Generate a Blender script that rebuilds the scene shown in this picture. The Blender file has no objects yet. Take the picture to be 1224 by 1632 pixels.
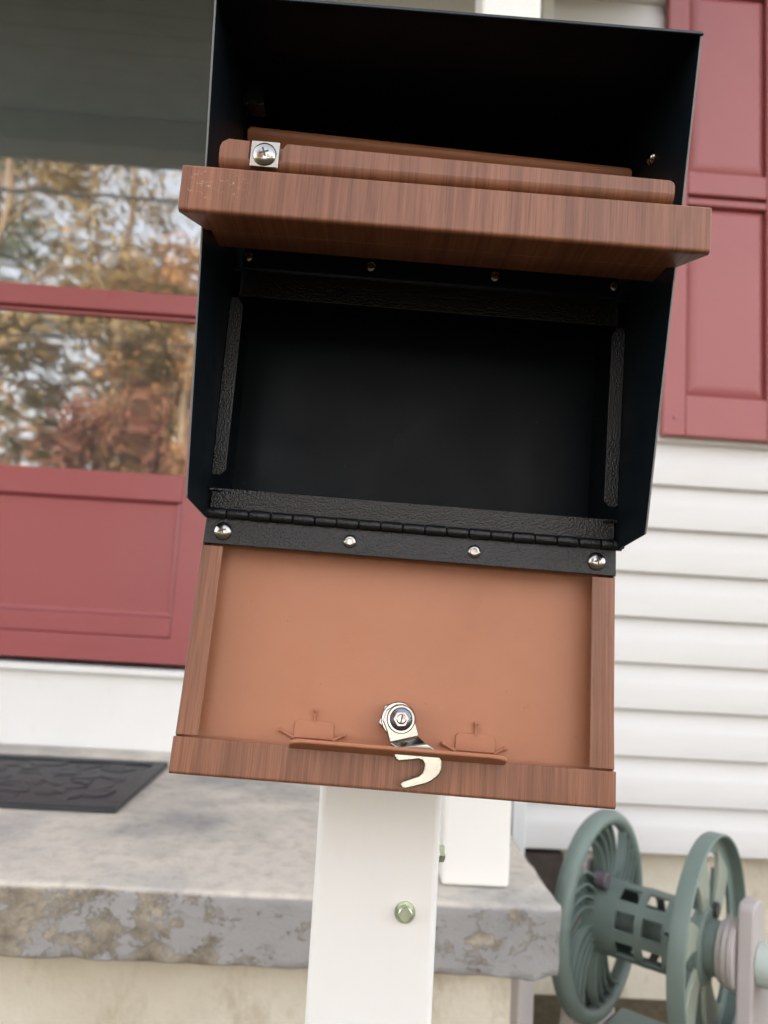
import bpy, bmesh, math, random
import numpy as np
from mathutils import Vector, Matrix, noise as mnoise

random.seed(7)
rng = np.random.default_rng(7)
scene = bpy.context.scene
C = scene.collection
CZ = 1.0                      # camera height above the ground; all heights below are given from the lens

# ------------------------------------------------------------------ camera
def cam_rot(yaw, pitch, roll):
    cy, sy, cp, sp = math.cos(yaw), math.sin(yaw), math.cos(pitch), math.sin(pitch)
    f = Vector((sy * cp, cy * cp, sp)); r = Vector((cy, -sy, 0)); u = r.cross(f)
    c, s = math.cos(roll), math.sin(roll)
    r2 = c * r + s * u; u2 = -s * r + c * u
    return Matrix((r2, u2, -f)).transposed()
cam_d = bpy.data.cameras.new('camera')
cam = bpy.data.objects.new('camera', cam_d); C.objects.link(cam)
cam.matrix_world = Matrix.Translation((0, 0, CZ)) @ cam_rot(math.radians(2.0), math.radians(6.9), math.radians(3.35)).to_4x4()
cam_d.sensor_fit = 'HORIZONTAL'; cam_d.sensor_width = 36.0; cam_d.lens = 36.0 * 1225 / 1224
cam_d.clip_start = 0.02; cam_d.clip_end = 500
cam_d.dof.use_dof = True; cam_d.dof.focus_distance = 0.455; cam_d.dof.aperture_fstop = 11.5
scene.camera = cam

# ------------------------------------------------------------------ world, sun, exposure
SUN_EL, SUN_AZ = math.radians(30), math.radians(-14)      # azimuth from +Y (behind the house)
world = bpy.data.worlds.new('World'); scene.world = world; world.use_nodes = True
wn = world.node_tree.nodes; wl = world.node_tree.links; wn.clear()
sky = wn.new('ShaderNodeTexSky'); sky.sky_type = 'NISHITA'; sky.sun_disc = False
sky.sun_elevation = SUN_EL; sky.sun_rotation = SUN_AZ
sky.air_density = 1.0; sky.dust_density = 0.8; sky.ozone_density = 0.6
hs = wn.new('ShaderNodeHueSaturation'); hs.inputs['Saturation'].default_value = 0.30
bg = wn.new('ShaderNodeBackground'); bg.inputs['Strength'].default_value = 0.15
wo = wn.new('ShaderNodeOutputWorld')
wt = wn.new('ShaderNodeMix'); wt.data_type = 'RGBA'; wt.blend_type = 'MULTIPLY'; wt.inputs[0].default_value = 1.0; wt.inputs[7].default_value = (1.0, .970, .930, 1)   # camera white balance for open shade
wl.new(sky.outputs[0], hs.inputs['Color']); wl.new(hs.outputs[0], wt.inputs[6]); wl.new(wt.outputs[2], bg.inputs[0]); wl.new(bg.outputs[0], wo.inputs[0])
sun_d = bpy.data.lights.new('sun', 'SUN'); sun_d.energy = 3.0; sun_d.angle = math.radians(0.53); sun_d.color = (1.0, 0.90, 0.76)
sun = bpy.data.objects.new('sun', sun_d); C.objects.link(sun)
to_sun = Vector((math.sin(SUN_AZ) * math.cos(SUN_EL), math.cos(SUN_AZ) * math.cos(SUN_EL), math.sin(SUN_EL)))
sun.rotation_euler = (-to_sun).to_track_quat('-Z', 'Y').to_euler(); sun.location = (0, 20, 20)
scene.view_settings.view_transform = 'Standard'; scene.view_settings.look = 'None'
scene.view_settings.gamma = 1.0; scene.view_settings.use_curve_mapping = False
scene.view_settings.exposure = 2.6
scene.cycles.use_denoising = True
scene.cycles.max_bounces = 5; scene.cycles.diffuse_bounces = 3; scene.cycles.glossy_bounces = 3; scene.cycles.transparent_max_bounces = 6
scene.cycles.use_adaptive_sampling = True; scene.cycles.adaptive_threshold = 0.02
scene.cycles.sample_clamp_indirect = 8.0

# ------------------------------------------------------------------ material helpers
class NT:
    def __init__(s, name):
        s.m = bpy.data.materials.new(name); s.m.use_nodes = True
        s.t = s.m.node_tree; s.b = s.t.nodes['Principled BSDF']; s.out = s.t.nodes['Material Output']
        s.tc = s.t.nodes.new('ShaderNodeTexCoord')
    def n(s, ty, **kw):
        nd = s.t.nodes.new(ty)
        for k, v in kw.items(): setattr(nd, k, v)
        return nd
    def l(s, a, b): s.t.links.new(a, b)
    def mapped(s, scale, coord='Object', loc=(0, 0, 0)):
        mp = s.n('ShaderNodeMapping'); mp.inputs['Scale'].default_value = scale; mp.inputs['Location'].default_value = loc
        s.l(s.tc.outputs[coord], mp.inputs[0]); return mp.outputs[0]
    def noise(s, vec, scale, detail=4, rough=.55, dist=0):
        nd = s.n('ShaderNodeTexNoise'); nd.inputs['Scale'].default_value = scale; nd.inputs['Detail'].default_value = detail
        nd.inputs['Roughness'].default_value = rough; nd.inputs['Distortion'].default_value = dist
        s.l(vec, nd.inputs['Vector']); return nd.outputs['Fac']
    def ramp(s, fac, stops, interp='LINEAR'):
        r = s.n('ShaderNodeValToRGB'); r.color_ramp.interpolation = interp
        e = r.color_ramp.elements
        while len(e) < len(stops): e.new(0.5)
        for el, (p, c) in zip(e, stops):
            el.position = p; el.color = (*c, 1) if len(c) == 3 else c
        s.l(fac, r.inputs[0]); return r.outputs[0]
    def mix(s, fac, a, b, mode='MIX'):
        m = s.n('ShaderNodeMix', data_type='RGBA', blend_type=mode)
        for v, k in ((fac, 0), (a, 6), (b, 7)):
            if hasattr(v, 'is_linked'): s.l(v, m.inputs[k])
            elif isinstance(v, tuple): m.inputs[k].default_value = (*v, 1)
            else: m.inputs[k].default_value = v
        return m.outputs[2]
    def col(s, c):
        if hasattr(c, 'is_linked'): s.l(c, s.b.inputs['Base Color'])
        else: s.b.inputs['Base Color'].default_value = (*c, 1)
    def rough(s, r):
        if hasattr(r, 'is_linked'): s.l(r, s.b.inputs['Roughness'])
        else: s.b.inputs['Roughness'].default_value = r
    def bump(s, h, strength=.3, dist=.001):
        b = s.n('ShaderNodeBump'); b.inputs['Strength'].default_value = strength; b.inputs['Distance'].default_value = dist
        s.l(h, b.inputs['Height']); s.l(b.outputs[0], s.b.inputs['Normal'])
    def metal(s, v): s.b.inputs['Metallic'].default_value = v
    def spec(s, v): s.b.inputs['Specular IOR Level'].default_value = v
G = lambda v: (v, v, v)

def mat_wood():
    t = NT('wood_grain_laminate')
    g1 = t.noise(t.mapped((330, 7, 8)), 1.0, 4, .6, .4)
    g2 = t.noise(t.mapped((62, 3.0, 3.5), loc=(3, 1, 7)), 1.0, 4, .6, .9)
    g3 = t.noise(t.mapped((14, 3, 6), loc=(8, 2, 5)), 1.0, 2, .5, 0)
    fine = t.noise(t.mapped((1500, 26, 26)), 1.0, 2, .6)
    c = t.ramp(g1, [(.26, (.185, .069, .035)), (.50, (.258, .102, .053)), (.76, (.320, .138, .077))])
    c = t.mix(t.ramp(g2, [(.34, G(.75)), (.56, G(0))]), c, (.62, .58, .56), 'MULTIPLY')
    c = t.mix(t.ramp(g3, [(.35, G(.5)), (.60, G(0))]), c, (.80, .80, .84), 'MULTIPLY')
    c = t.mix(t.ramp(fine, [(.34, G(.7)), (.50, G(0))]), c, (.62, .56, .54), 'MULTIPLY')
    ds = t.n('ShaderNodeVectorMath', operation='DISTANCE'); t.l(t.mapped((1, .3, 1.6)), ds.inputs[0]); ds.inputs[1].default_value = (-.124, -.033, .262)
    sc = t.noise(t.mapped((260, 260, 520), loc=(3, 1, 2)), 1.0, 4, .75, 1.2)            # scuffs on the flap's left corner
    near = t.ramp(ds.outputs['Value'], [(.006, G(1)), (.022, G(0))])
    c = t.mix(t.mix(1.0, near, t.ramp(sc, [(.60, G(0)), (.66, G(.75))]), 'MULTIPLY'), c, (.55, .47, .42))
    t.col(c); t.rough(t.ramp(g1, [(.3, G(.44)), (.7, G(.34))])); t.spec(.5)
    t.bump(fine, .2, .0003); return t.m
def mat_brown():
    t = NT('brown_powder_coat')
    n1 = t.noise(t.mapped((1, 1, 1)), 11, 4, .6); n2 = t.noise(t.mapped((1, 1, 1)), 1500, 2, .5)
    sm = t.noise(t.mapped((1, 1, 1), loc=(2.2, .4, 3.1)), 34, 3, .6, .8); sp = t.noise(t.mapped((1, 1, 1), loc=(7, 1, 2)), 330, 1, .5)
    c = t.ramp(n1, [(.32, (.372, .152, .080)), (.68, (.415, .174, .094))])
    c = t.mix(t.ramp(sm, [(.58, G(0)), (.75, G(.16))]), c, (.30, .13, .075))
    c = t.mix(t.ramp(sp, [(.785, G(0)), (.81, G(.5))]), c, (.16, .075, .05))
    t.col(c); t.rough(t.mix(.5, t.ramp(n1, [(.3, G(.36)), (.7, G(.50))]), t.ramp(sm, [(.4, G(.36)), (.7, G(.52))]))); t.spec(.42); t.bump(n2, .14, .0004); return t.m
def mat_black():
    t = NT('black_hammered_paint')
    n1 = t.noise(t.mapped((1, 1, 1)), 760, 1, .5, 0); n2 = t.noise(t.mapped((1, 1, 1)), 1800, 2, .5)
    t.col((.006, .0075, .009)); t.rough(.24); t.spec(.42)
    t.bump(t.mix(.3, n1, n2), .75, .0009); return t.m
def mat_black_smooth():
    t = NT('black_satin_paint')
    n1 = t.noise(t.mapped((1, 1, 1)), 700, 2, .5); d = t.noise(t.mapped((1, 1, 1), loc=(3, 3, 1)), 420, 1, .5); n3 = t.noise(t.mapped((1, 1, 1)), 17, 4, .65)
    c = t.mix(t.ramp(d, [(.77, G(0)), (.80, G(.5))]), (.0055, .0095, .0135), (.06, .06, .056))
    t.col(c); t.rough(t.ramp(n3, [(.3, G(.36)), (.7, G(.52))])); t.spec(.12); t.bump(n1, .14, .0005); return t.m
def mat_zinc(name, c, r):
    t = NT(name); n = t.noise(t.mapped((1, 1, 1)), 90, 4, .6)
    t.metal(1); t.col(t.ramp(n, [(.3, tuple(x * .86 for x in c)), (.7, c)])); t.rough(t.ramp(n, [(.3, G(r * .7)), (.7, G(r * 1.3))])); return t.m
def mat_paint(name, c, r=.45, sc=6, var=.06, bscale=300, bstr=.05, dirt=None, spec=.5):
    t = NT(name); n = t.noise(t.mapped((1, 1, 1)), sc, 5, .6)
    lo = tuple(x * (1 - var) for x in c); cc = t.ramp(n, [(.3, lo), (.7, c)])
    if dirt:
        d = t.noise(t.mapped((1, 1, .35), loc=(5, 2, 1)), sc * 3.1, 6, .7)
        cc = t.mix(t.ramp(d, [(.60, G(0)), (.78, G(dirt[1]))]), cc, dirt[0])
    t.col(cc); t.rough(r); t.spec(spec); t.bump(t.noise(t.mapped((1, 1, 1)), bscale, 3, .5), bstr, .001); return t.m
def mat_slab_top():
    t = NT('weathered_concrete'); o = t.mapped((1, 1, 1))
    n1 = t.noise(t.mapped((1, .9, 1)), 3.6, 5, .52, .3); n2 = t.noise(o, 34, 6, .7); n3 = t.noise(o, 190, 4, .6)
    c = t.ramp(n1, [(.30, (.29, .282, .280)), (.43, (.46, .430, .39)), (.56, (.64, .585, .51)), (.72, (.44, .42, .40))])
    c = t.mix(t.ramp(n2, [(.32, G(.5)), (.52, G(0))]), c, (.55, .54, .54), 'MULTIPLY')
    sp = t.noise(t.mapped((1, 1, 1), loc=(9, 3, 2)), 60, 4, .7)
    c = t.mix(t.ramp(sp, [(.66, G(0)), (.72, G(.6))]), c, (.12, .11, .10))
    # grey floor paint worn off the front face: bare, lichen-brown concrete in the patches
    geo = t.n('ShaderNodeNewGeometry'); sx = t.n('ShaderNodeSeparateXYZ'); t.l(geo.outputs['Normal'], sx.inputs[0])
    up = t.ramp(sx.outputs['Z'], [(.30, G(0)), (.75, G(1))])
    p1 = t.noise(t.mapped((1, 1, 1.3), loc=(1.3, 0, .4)), 17, 8, .82, .15); p2 = t.noise(t.mapped((1, 1, 1), loc=(2, 5, 1)), 2.4, 3, .5)
    pm = t.n('ShaderNodeMath', operation='ADD'); t.l(p1, pm.inputs[0])
    ps = t.n('ShaderNodeMath', operation='MULTIPLY'); ps.inputs[1].default_value = .55; t.l(p2, ps.inputs[0]); t.l(ps.outputs[0], pm.inputs[1])
    ob = t.n('ShaderNodeSeparateXYZ'); t.l(t.tc.outputs['Object'], ob.inputs[0])
    px = t.n('ShaderNodeMath', operation='MULTIPLY_ADD'); px.inputs[1].default_value = -.28; t.l(ob.outputs['X'], px.inputs[0]); t.l(pm.outputs[0], px.inputs[2])
    mask = t.ramp(px.outputs[0], [(.80, G(0)), (.825, G(1))])
    bare = t.ramp(n2, [(.30, (.14, .12, .095)), (.5, (.27, .235, .185)), (.68, (.42, .37, .30))])
    paint = t.ramp(n1, [(.3, (.27, .265, .265)), (.7, (.345, .335, .332))])
    face = t.mix(mask, paint, bare)
    t.col(t.mix(up, face, c)); t.rough(.82); t.spec(.25)
    h = t.mix(.5, n2, n3); h = t.mix(t.mix(up, mask, G(0)), h, G(.1))
    t.bump(h, .7, .004); return t.m
def mat_parge():
    t = NT('cream_painted_block'); o = t.mapped((1, 1, 1))
    n1 = t.noise(o, 4, 5, .6); n2 = t.noise(o, 60, 5, .65)
    c = t.ramp(n1, [(.3, (.55, .50, .40)), (.7, (.68, .64, .54))])
    d = t.noise(t.mapped((1, 1, .6), loc=(4, 1, 2)), 12, 7, .7)
    c = t.mix(t.ramp(d, [(.52, G(0)), (.72, G(.55))]), c, (.30, .23, .14))
    t.col(c); t.rough(.85); t.spec(.2); t.bump(n2, .5, .004); return t.m
def mat_glass():
    t = NT('storm_glass'); t.t.nodes.remove(t.b)
    w = t.noise(t.mapped((1.5, 1, .7)), 3.4, 1.0, .3, .2); bp = t.n('ShaderNodeBump'); bp.inputs['Strength'].default_value = 1; bp.inputs['Distance'].default_value = .0019
    t.l(w, bp.inputs['Height'])
    gl = t.n('ShaderNodeBsdfGlossy'); gl.inputs['Roughness'].default_value = .03; gl.inputs['Color'].default_value = (.96, .98, 1, 1); t.l(bp.outputs[0], gl.inputs['Normal'])
    tr = t.n('ShaderNodeBsdfTransparent'); tr.inputs['Color'].default_value = (.70, .74, .72, 1)
    fr = t.n('ShaderNodeFresnel'); fr.inputs['IOR'].default_value = 3.3; t.l(bp.outputs[0], fr.inputs['Normal'])
    mx = t.n('ShaderNodeMixShader'); t.l(fr.outputs[0], mx.inputs[0]); t.l(tr.outputs[0], mx.inputs[1]); t.l(gl.outputs[0], mx.inputs[2])
    df = t.n('ShaderNodeBsdfDiffuse'); df.inputs['Color'].default_value = (.55, .58, .56, 1)      # thin film of dust
    m2 = t.n('ShaderNodeMixShader'); m2.inputs[0].default_value = .04; t.l(mx.outputs[0], m2.inputs[1]); t.l(df.outputs[0], m2.inputs[2])
    t.l(m2.outputs[0], t.out.inputs['Surface']); return t.m
def mat_leaf(name, stops):
    t = NT(name); at = t.n('ShaderNodeObjectInfo')
    n = t.noise(t.mapped((1, 1, 1)), 1.6, 4, .7)
    t.col(t.ramp(n, stops)); t.rough(.65); t.spec(.3)
    return t.m
def mat_ground():
    t = NT('lawn_and_soil'); n1 = t.noise(t.mapped((1, 1, 1)), 1.3, 6, .65); n2 = t.noise(t.mapped((1, 1, 1)), 40, 6, .7)
    c = t.ramp(n1, [(.35, (.075, .070, .035)), (.55, (.13, .105, .065)), (.7, (.21, .16, .11))])
    c = t.mix(t.ramp(n2, [(.35, G(.6)), (.6, G(0))]), c, (.4, .4, .4), 'MULTIPLY')
    t.col(c); t.rough(.9); t.spec(.2); t.bump(n2, .8, .02); return t.m
def mat_siding():
    t = NT('vinyl_siding'); n = t.noise(t.mapped((.4, 1, 3)), 5, 4, .6)
    c = t.ramp(n, [(.3, (.635, .632, .625)), (.7, (.685, .680, .672))])
    d = t.noise(t.mapped((6, 1, 1.2), loc=(2, 0, 3)), 7, 5, .7)
    c = t.mix(t.ramp(d, [(.66, G(0)), (.78, G(.25))]), c, (.36, .34, .32))
    wood = t.noise(t.mapped((3, 60, 60)), 6, 3, .6)
    t.col(c); t.rough(.48); t.spec(.4); t.bump(wood, .05, .001); return t.m
def mat_bark(name, a, b):
    t = NT(name); n = t.noise(t.mapped((8, 8, 1.4)), 3, 6, .7)
    t.col(t.ramp(n, [(.3, a), (.7, b)])); t.rough(.9); t.bump(n, .8, .03); return t.m

M = dict(
    wood=mat_wood(), brown=mat_brown(), black=mat_black(), satin=mat_black_smooth(),
    zinc=mat_zinc('bright_zinc', (.40, .395, .385), .15), zincy=mat_zinc('yellow_zinc', (.385, .378, .345), .22), zincg=mat_zinc('green_zinc', (.62, .70, .54), .42),
    edge=mat_paint('sheet_edge_highlight', (.16, .165, .17), .4), ring_refl=mat_zinc('dark_ring_reflection', (.17, .185, .23), .2),  # pale edge highlight and dark bluish washer reflection, both put into the colour
    dark=mat_paint('recess_shade', (.05, .05, .05), .5),  # dark colour painted in for the shade of uncut recesses
    post=mat_paint('white_post_enamel', (.80, .80, .79), .30, 5, .02, 120, .03, ((.62, .58, .5), .10)),
    white=mat_paint('white_trim_paint', (.76, .77, .77), .42, 5, .04, 200, .06, ((.5, .46, .4), .25)),
    column=mat_paint('white_column_paint', (.80, .79, .76), .45, 4, .04, 200, .05, ((.55, .5, .42), .12)),
    burg=mat_paint('burgundy_door_paint', (.300, .074, .080), .31, 3, .05, 400, .04),
    burg2=mat_paint('burgundy_shutter_vinyl', (.348, .103, .106), .44, 4, .05, 260, .06),
    siding=mat_siding(), slab=mat_slab_top(), parge=mat_parge(), glass=mat_glass(),
    rubber=mat_paint('black_rubber', (.034, .038, .044), .5, 20, .3, 500, .3, ((.10, .105, .11), .25)),
    green=mat_paint('sage_green_plastic', (.168, .222, .200), .46, 9, .16, 500, .05, ((.30, .31, .26), .35)),
    faded=mat_paint('sun_faded_green_plastic', (.30, .335, .275), .5, 12, .15, 500, .05, ((.40, .40, .33), .35)),
    taupe=mat_paint('taupe_plastic', (.46, .42, .41), .5, 8, .06, 400, .05, ((.30, .25, .2), .3)),
    grey=mat_paint('purple_grey_plastic', (.12, .10, .115), .5),
    pipe=mat_paint('pale_green_hose', (.44, .50, .46), .42),
    dkbrown=mat_paint('dark_brown', (.06, .045, .036), .8, 30, .4, 80, .5),
    ceil=mat_paint('dark_green_porch_ceiling', (.62, .72, .68), .7, 8, .12, 40, .2),
    roof=mat_paint('roof_shingle', (.09, .085, .08), .9, 20, .3, 60, .8),
    ground=mat_ground(), wire=mat_paint('black_cable', (.03, .03, .03), .6),
    pole=mat_bark('pole_wood', (.12, .09, .06), (.24, .18, .12)),
    bark=mat_bark('tree_bark', (.16, .11, .07), (.36, .25, .16)),
    leafA=mat_leaf('olive_foliage', [(.3, (.15, .115, .045)), (.5, (.28, .195, .080)), (.7, (.40, .275, .125))]),
    leafB=mat_leaf('rust_foliage', [(.3, (.18, .085, .04)), (.5, (.36, .18, .075)), (.7, (.48, .27, .12))]),
    leafC=mat_leaf('dark_red_foliage', [(.3, (.10, .040, .028)), (.5, (.19, .070, .045)), (.7, (.27, .12, .07))]),
    leafD=mat_leaf('dull_green_foliage', [(.3, (.045, .060, .022)), (.5, (.095, .105, .035)), (.7, (.17, .155, .05))]),
)

# ------------------------------------------------------------------ mesh helpers
def box(bm, x0, x1, y0, y1, z0, z1, mat=None):
    v = [bm.verts.new(p) for p in ((x0, y0, z0), (x1, y0, z0), (x1, y1, z0), (x0, y1, z0), (x0, y0, z1), (x1, y0, z1), (x1, y1, z1), (x0, y1, z1))]
    if mat is not None:
        for q in v: q.co = mat @ q.co
    for f in ((0, 3, 2, 1), (4, 5, 6, 7), (0, 1, 5, 4), (1, 2, 6, 5), (2, 3, 7, 6), (3, 0, 4, 7)): bm.faces.new([v[i] for i in f])
def prism(bm, poly, axis, a0, a1, mat=None):
    """extrude a 2-D polygon: axis x -> poly is (y,z); y -> (x,z); z -> (x,y)"""
    def P(p, a): return {'x': (a, p[0], p[1]), 'y': (p[0], a, p[1]), 'z': (p[0], p[1], a)}[axis]
    A = [bm.verts.new(P(p, a0)) for p in poly]; B = [bm.verts.new(P(p, a1)) for p in poly]
    if mat is not None:
        for q in A + B: q.co = mat @ q.co
    n = len(poly); bm.faces.new(A); bm.faces.new(B[::-1])
    for i in range(n): bm.faces.new((A[i], B[i], B[(i + 1) % n], A[(i + 1) % n]))
def lathe(bm, prof, seg=32, mat=None, a0=0, a1=2 * math.pi):
    """profile [(r,h)] turned round local Z"""
    full = abs(a1 - a0 - 2 * math.pi) < 1e-6; rings = []
    for i in range(seg if full else seg + 1):
        a = a0 + (a1 - a0) * i / seg
        ring = []
        for r, h in prof:
            p = Vector((r * math.cos(a), r * math.sin(a), h)); ring.append(bm.verts.new(mat @ p if mat is not None else p))
        rings.append(ring)
    m = len(rings)
    for i in range(m if full else m - 1):
        A, B = rings[i], rings[(i + 1) % m]
        for j in range(len(prof) - 1):
            bm.faces.new((A[j], B[j], B[j + 1], A[j + 1]))
def tube(bm, pts, rad, seg=8, caps=True):
    pts = [Vector(p) for p in pts]; rings = []
    up = Vector((0, 0, 1))
    for i, p in enumerate(pts):
        t = (pts[min(i + 1, len(pts) - 1)] - pts[max(i - 1, 0)]).normalized()
        n = t.cross(up)
        if n.length < 1e-3: n = t.cross(Vector((1, 0, 0)))
        n.normalize(); b = t.cross(n); r = rad[i] if isinstance(rad, (list, tuple)) else rad
        rings.append([bm.verts.new(p + r * (math.cos(2 * math.pi * k / seg) * n + math.sin(2 * math.pi * k / seg) * b)) for k in range(seg)])
    for A, B in zip(rings[:-1], rings[1:]):
        for k in range(seg): bm.faces.new((A[k], A[(k + 1) % seg], B[(k + 1) % seg], B[k]))
    if caps: bm.faces.new(rings[0][::-1]); bm.faces.new(rings[-1])
def obj(name, bm, mat, parent=None, bevel=0, seg=2, smooth=False, angle=35):
    bmesh.ops.remove_doubles(bm, verts=bm.verts, dist=1e-7)
    bmesh.ops.recalc_face_normals(bm, faces=bm.faces)
    me = bpy.data.meshes.new(name); bm.to_mesh(me); bm.free()
    return link(name, me, mat, parent, bevel, seg, smooth, angle)
def link(name, me, mat, parent=None, bevel=0, seg=2, smooth=False, angle=35):
    o = bpy.data.objects.new(name, me); C.objects.link(o)
    if mat is not None and not me.materials: me.materials.append(mat)
    if parent is not None: o.parent = parent
    if smooth or bevel:
        me.shade_smooth()
        me.set_sharp_from_angle(angle=math.radians(angle if not bevel else 75))
    if bevel:
        b = o.modifiers.new('edge', 'BEVEL'); b.width = bevel; b.segments = seg; b.limit_method = 'ANGLE'; b.angle_limit = math.radians(40); b.harden_normals = False
        w = o.modifiers.new('shade', 'WEIGHTED_NORMAL'); w.keep_sharp = True; w.weight = 100
    return o
def B(): return bmesh.new()
def boxo(name, x0, x1, y0, y1, z0, z1, mat, parent=None, bevel=0, seg=2):
    bm = B(); box(bm, x0, x1, y0, y1, z0, z1); return obj(name, bm, mat, parent, bevel, seg)
def thing(name, label, cat, mat4=None, group=None):
    o = bpy.data.objects.new(name, None); o.empty_display_size = .05; C.objects.link(o)
    if mat4 is not None: o.matrix_world = mat4
    o['label'] = label; o['category'] = cat
    if group: o['group'] = group
    return o
def T(x, y, z): return Matrix.Translation((x, y, z))
RY = lambda a: Matrix.Rotation(a, 4, 'Y')
RX = lambda a: Matrix.Rotation(a, 4, 'X')
RZ = lambda a: Matrix.Rotation(a, 4, 'Z')
TOFRONT = RX(math.radians(90))        # local Z of a turned piece -> -Y (towards the camera)

# ================================================================== GROUND
bm = B(); bmesh.ops.create_grid(bm, x_segments=60, y_segments=60, size=120)
for v in bm.verts:
    d = max(0.0, -v.co.y - 6)
    v.co.z += .02 * mnoise.noise(v.co * .4) + min(d, 60) * .03
ground = obj('ground', bm, M['ground'], smooth=True); ground['kind'] = 'structure'

# ================================================================== HOUSE
WY = 2.10                                           # face of the siding
house = thing('house', 'house front in off-white lap siding with burgundy storm door and shutter', 'house', T(0, WY, CZ))
def H(name, x0, x1, y0, y1, z0, z1, mat, parent=None, bevel=.002):      # in house coordinates (y from the wall face)
    return boxo(name, x0, x1, y0, y1, z0, z1, mat, parent or house, bevel)
# wall core with the door opening left free
H('wall_core', -6, -1.38, .02, 6, -.62, 2.7, M['white'], bevel=0)
H('wall_core', -.28, 6, .021, 6, -.62, 2.7, M['white'], bevel=0)
H('wall_core', -1.38, -.28, .022, 6, 1.875, 2.7, M['white'], bevel=0)
H('wall_core', -1.38, -.28, .30, 6, -.62, 1.875, M['white'], bevel=0)
H('foundation_wall', -6, 6, .05, .35, -1.1, -.622, M['parge'], bevel=0)
# siding courses: dutch-lap profile
EXP = .1236; Z0 = -.6076
def siding_mesh(x0, x1):
    e = EXP
    prof = [(.018, e + .012), (.0085, e + .012), (.0075, e), (.0055, e * .82), (-.0085, e * .57), (-.0112, e * .51), (-.0118, e * .1), (-.0118, 0), (-.006, -.0035), (.018, -.0035)]
    bm = B(); prism(bm, prof, 'x', x0, x1); bmesh.ops.recalc_face_normals(bm, faces=bm.faces)
    me = bpy.data.meshes.new('siding_board'); bm.to_mesh(me); bm.free(); me.shade_smooth(); me.set_sharp_from_angle(angle=math.radians(25))
    return me
me_r, me_l, me_t = siding_mesh(-.195, 6), siding_mesh(-6, -1.465), siding_mesh(-1.465, -.195)
for k in range(24):
    z = Z0 + k * EXP
    for me, ok in ((me_r, True), (me_l, True), (me_t, z > 1.93)):
        if ok:
            o = link('siding_board', me, M['siding'], house); o.location = (0, rng.uniform(-.0008, .0008), z)
# roof of the house (shades the front yard)
bm = B(); prism(bm, [(-.45, 2.55), (3.4, 4.6), (7.2, 2.55), (7.2, 2.42), (3.4, 4.45), (-.45, 2.42)], 'x', -6.4, 6.4); obj('roof', bm, M['roof'], house)
# white corner / downspout trim right of the porch
H('trim_board', .452, .487, -.040, -.014, -.66, 2.0, M['white'])
H('dark_block', .40, .60, -.004, .06, -.78, -.624, M['dkbrown'])  # dark brown block below the siding, beside the slab
# door casing
H('door_casing', -.285, -.196, -.03, .06, -.41, 1.94, M['white'])
H('door_casing', -1.464, -1.375, -.03, .06, -.41, 1.94, M['white'])
H('door_casing', -1.375, -.285, -.03, .06, 1.87, 1.94, M['white'])
bm = B(); prism(bm, [(-.028, -.411), (-.028, -.222), (-.047, -.218), (-.047, -.202), (.30, -.196), (.30, -.411)], 'x', -1.3745, -.2855); obj('threshold', bm, M['white'], house, .002)
# inner door behind the glass
idr = boxo('inner_door', -1.34, -.325, .14, .18, -.195, 1.868, M['burg'], house, .002)
for z0, z1 in ((-.06, .45), (.62, 1.6)):
    boxo('panel', -1.10, -.48, .126, .1385, z0, z1, M['burg'], idr, .010, 3)
# storm door: stiles and rails, panes, pressed lower panel
def sd(name, x0, x1, y0, y1, z0, z1, mat, parent, bv=.0025): return boxo(name, x0, x1, y0, y1, z0, z1, mat, parent, bv, 3)
bm = B(); box(bm, -.474, -.330, -.022, .018, -.188, 1.862)
sdoor = obj('storm_door', bm, M['burg'], house, .003, 3)
sd('stile', -1.332, -1.188, -.022, .018, -.188, 1.862, M['burg'], sdoor)
sd('rail', -1.188, -.474, -.0215, .018, .766, .826, M['burg'], sdoor, .004)
sd('rail', -1.188, -.474, -.0215, .018, .242, .316, M['burg'], sdoor, .004)
sd('rail', -1.188, -.474, -.0215, .018, 1.765, 1.862, M['burg'], sdoor, .004)
sd('rail', -1.188, -.474, -.0215, .018, -.120, -.066, M['burg'], sdoor, .004)
sd('kick_plate', -1.3315, -.3305, -.0255, -.0225, -.187, -.122, M['burg'], sdoor, .001)
sd('rail', -1.188, -.474, -.0215, .018, -.188, -.1205, M['burg'], sdoor, .002)
sd('glazing_bead', -1.188, -.474, -.010, .010, .752, .7635, M['burg'], sdoor, .002)
bm = B()    # lower panel with sloped borders
x0, x1, z0, z1 = -1.187, -.475, -.0655, .2415; i = .016
vs = [bm.verts.new(p) for p in ((x0, -.0208, z0), (x1, -.0208, z0), (x1, -.0208, z1), (x0, -.0208, z1), (x0 + i, -.008, z0 + i), (x1 - i, -.008, z0 + i), (x1 - i, -.008, z1 - i * .35), (x0 + i, -.008, z1 - i * .35))]
for f in ((4, 5, 6, 7), (0, 1, 5, 4), (1, 2, 6, 5), (2, 3, 7, 6), (3, 0, 4, 7)): bm.faces.new([vs[q] for q in f])
bmesh.ops.solidify(bm, geom=bm.faces[:], thickness=.003)
obj('lower_panel', bm, M['burg'], sdoor, .002)
sd('glass_pane', -1.19, -.472, -.002, .002, .8245, 1.767, M['glass'], sdoor, 0)
sd('glass_pane', -1.19, -.472, -.002, .0021, .3145, .7515, M['glass'], sdoor, 0)
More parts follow.
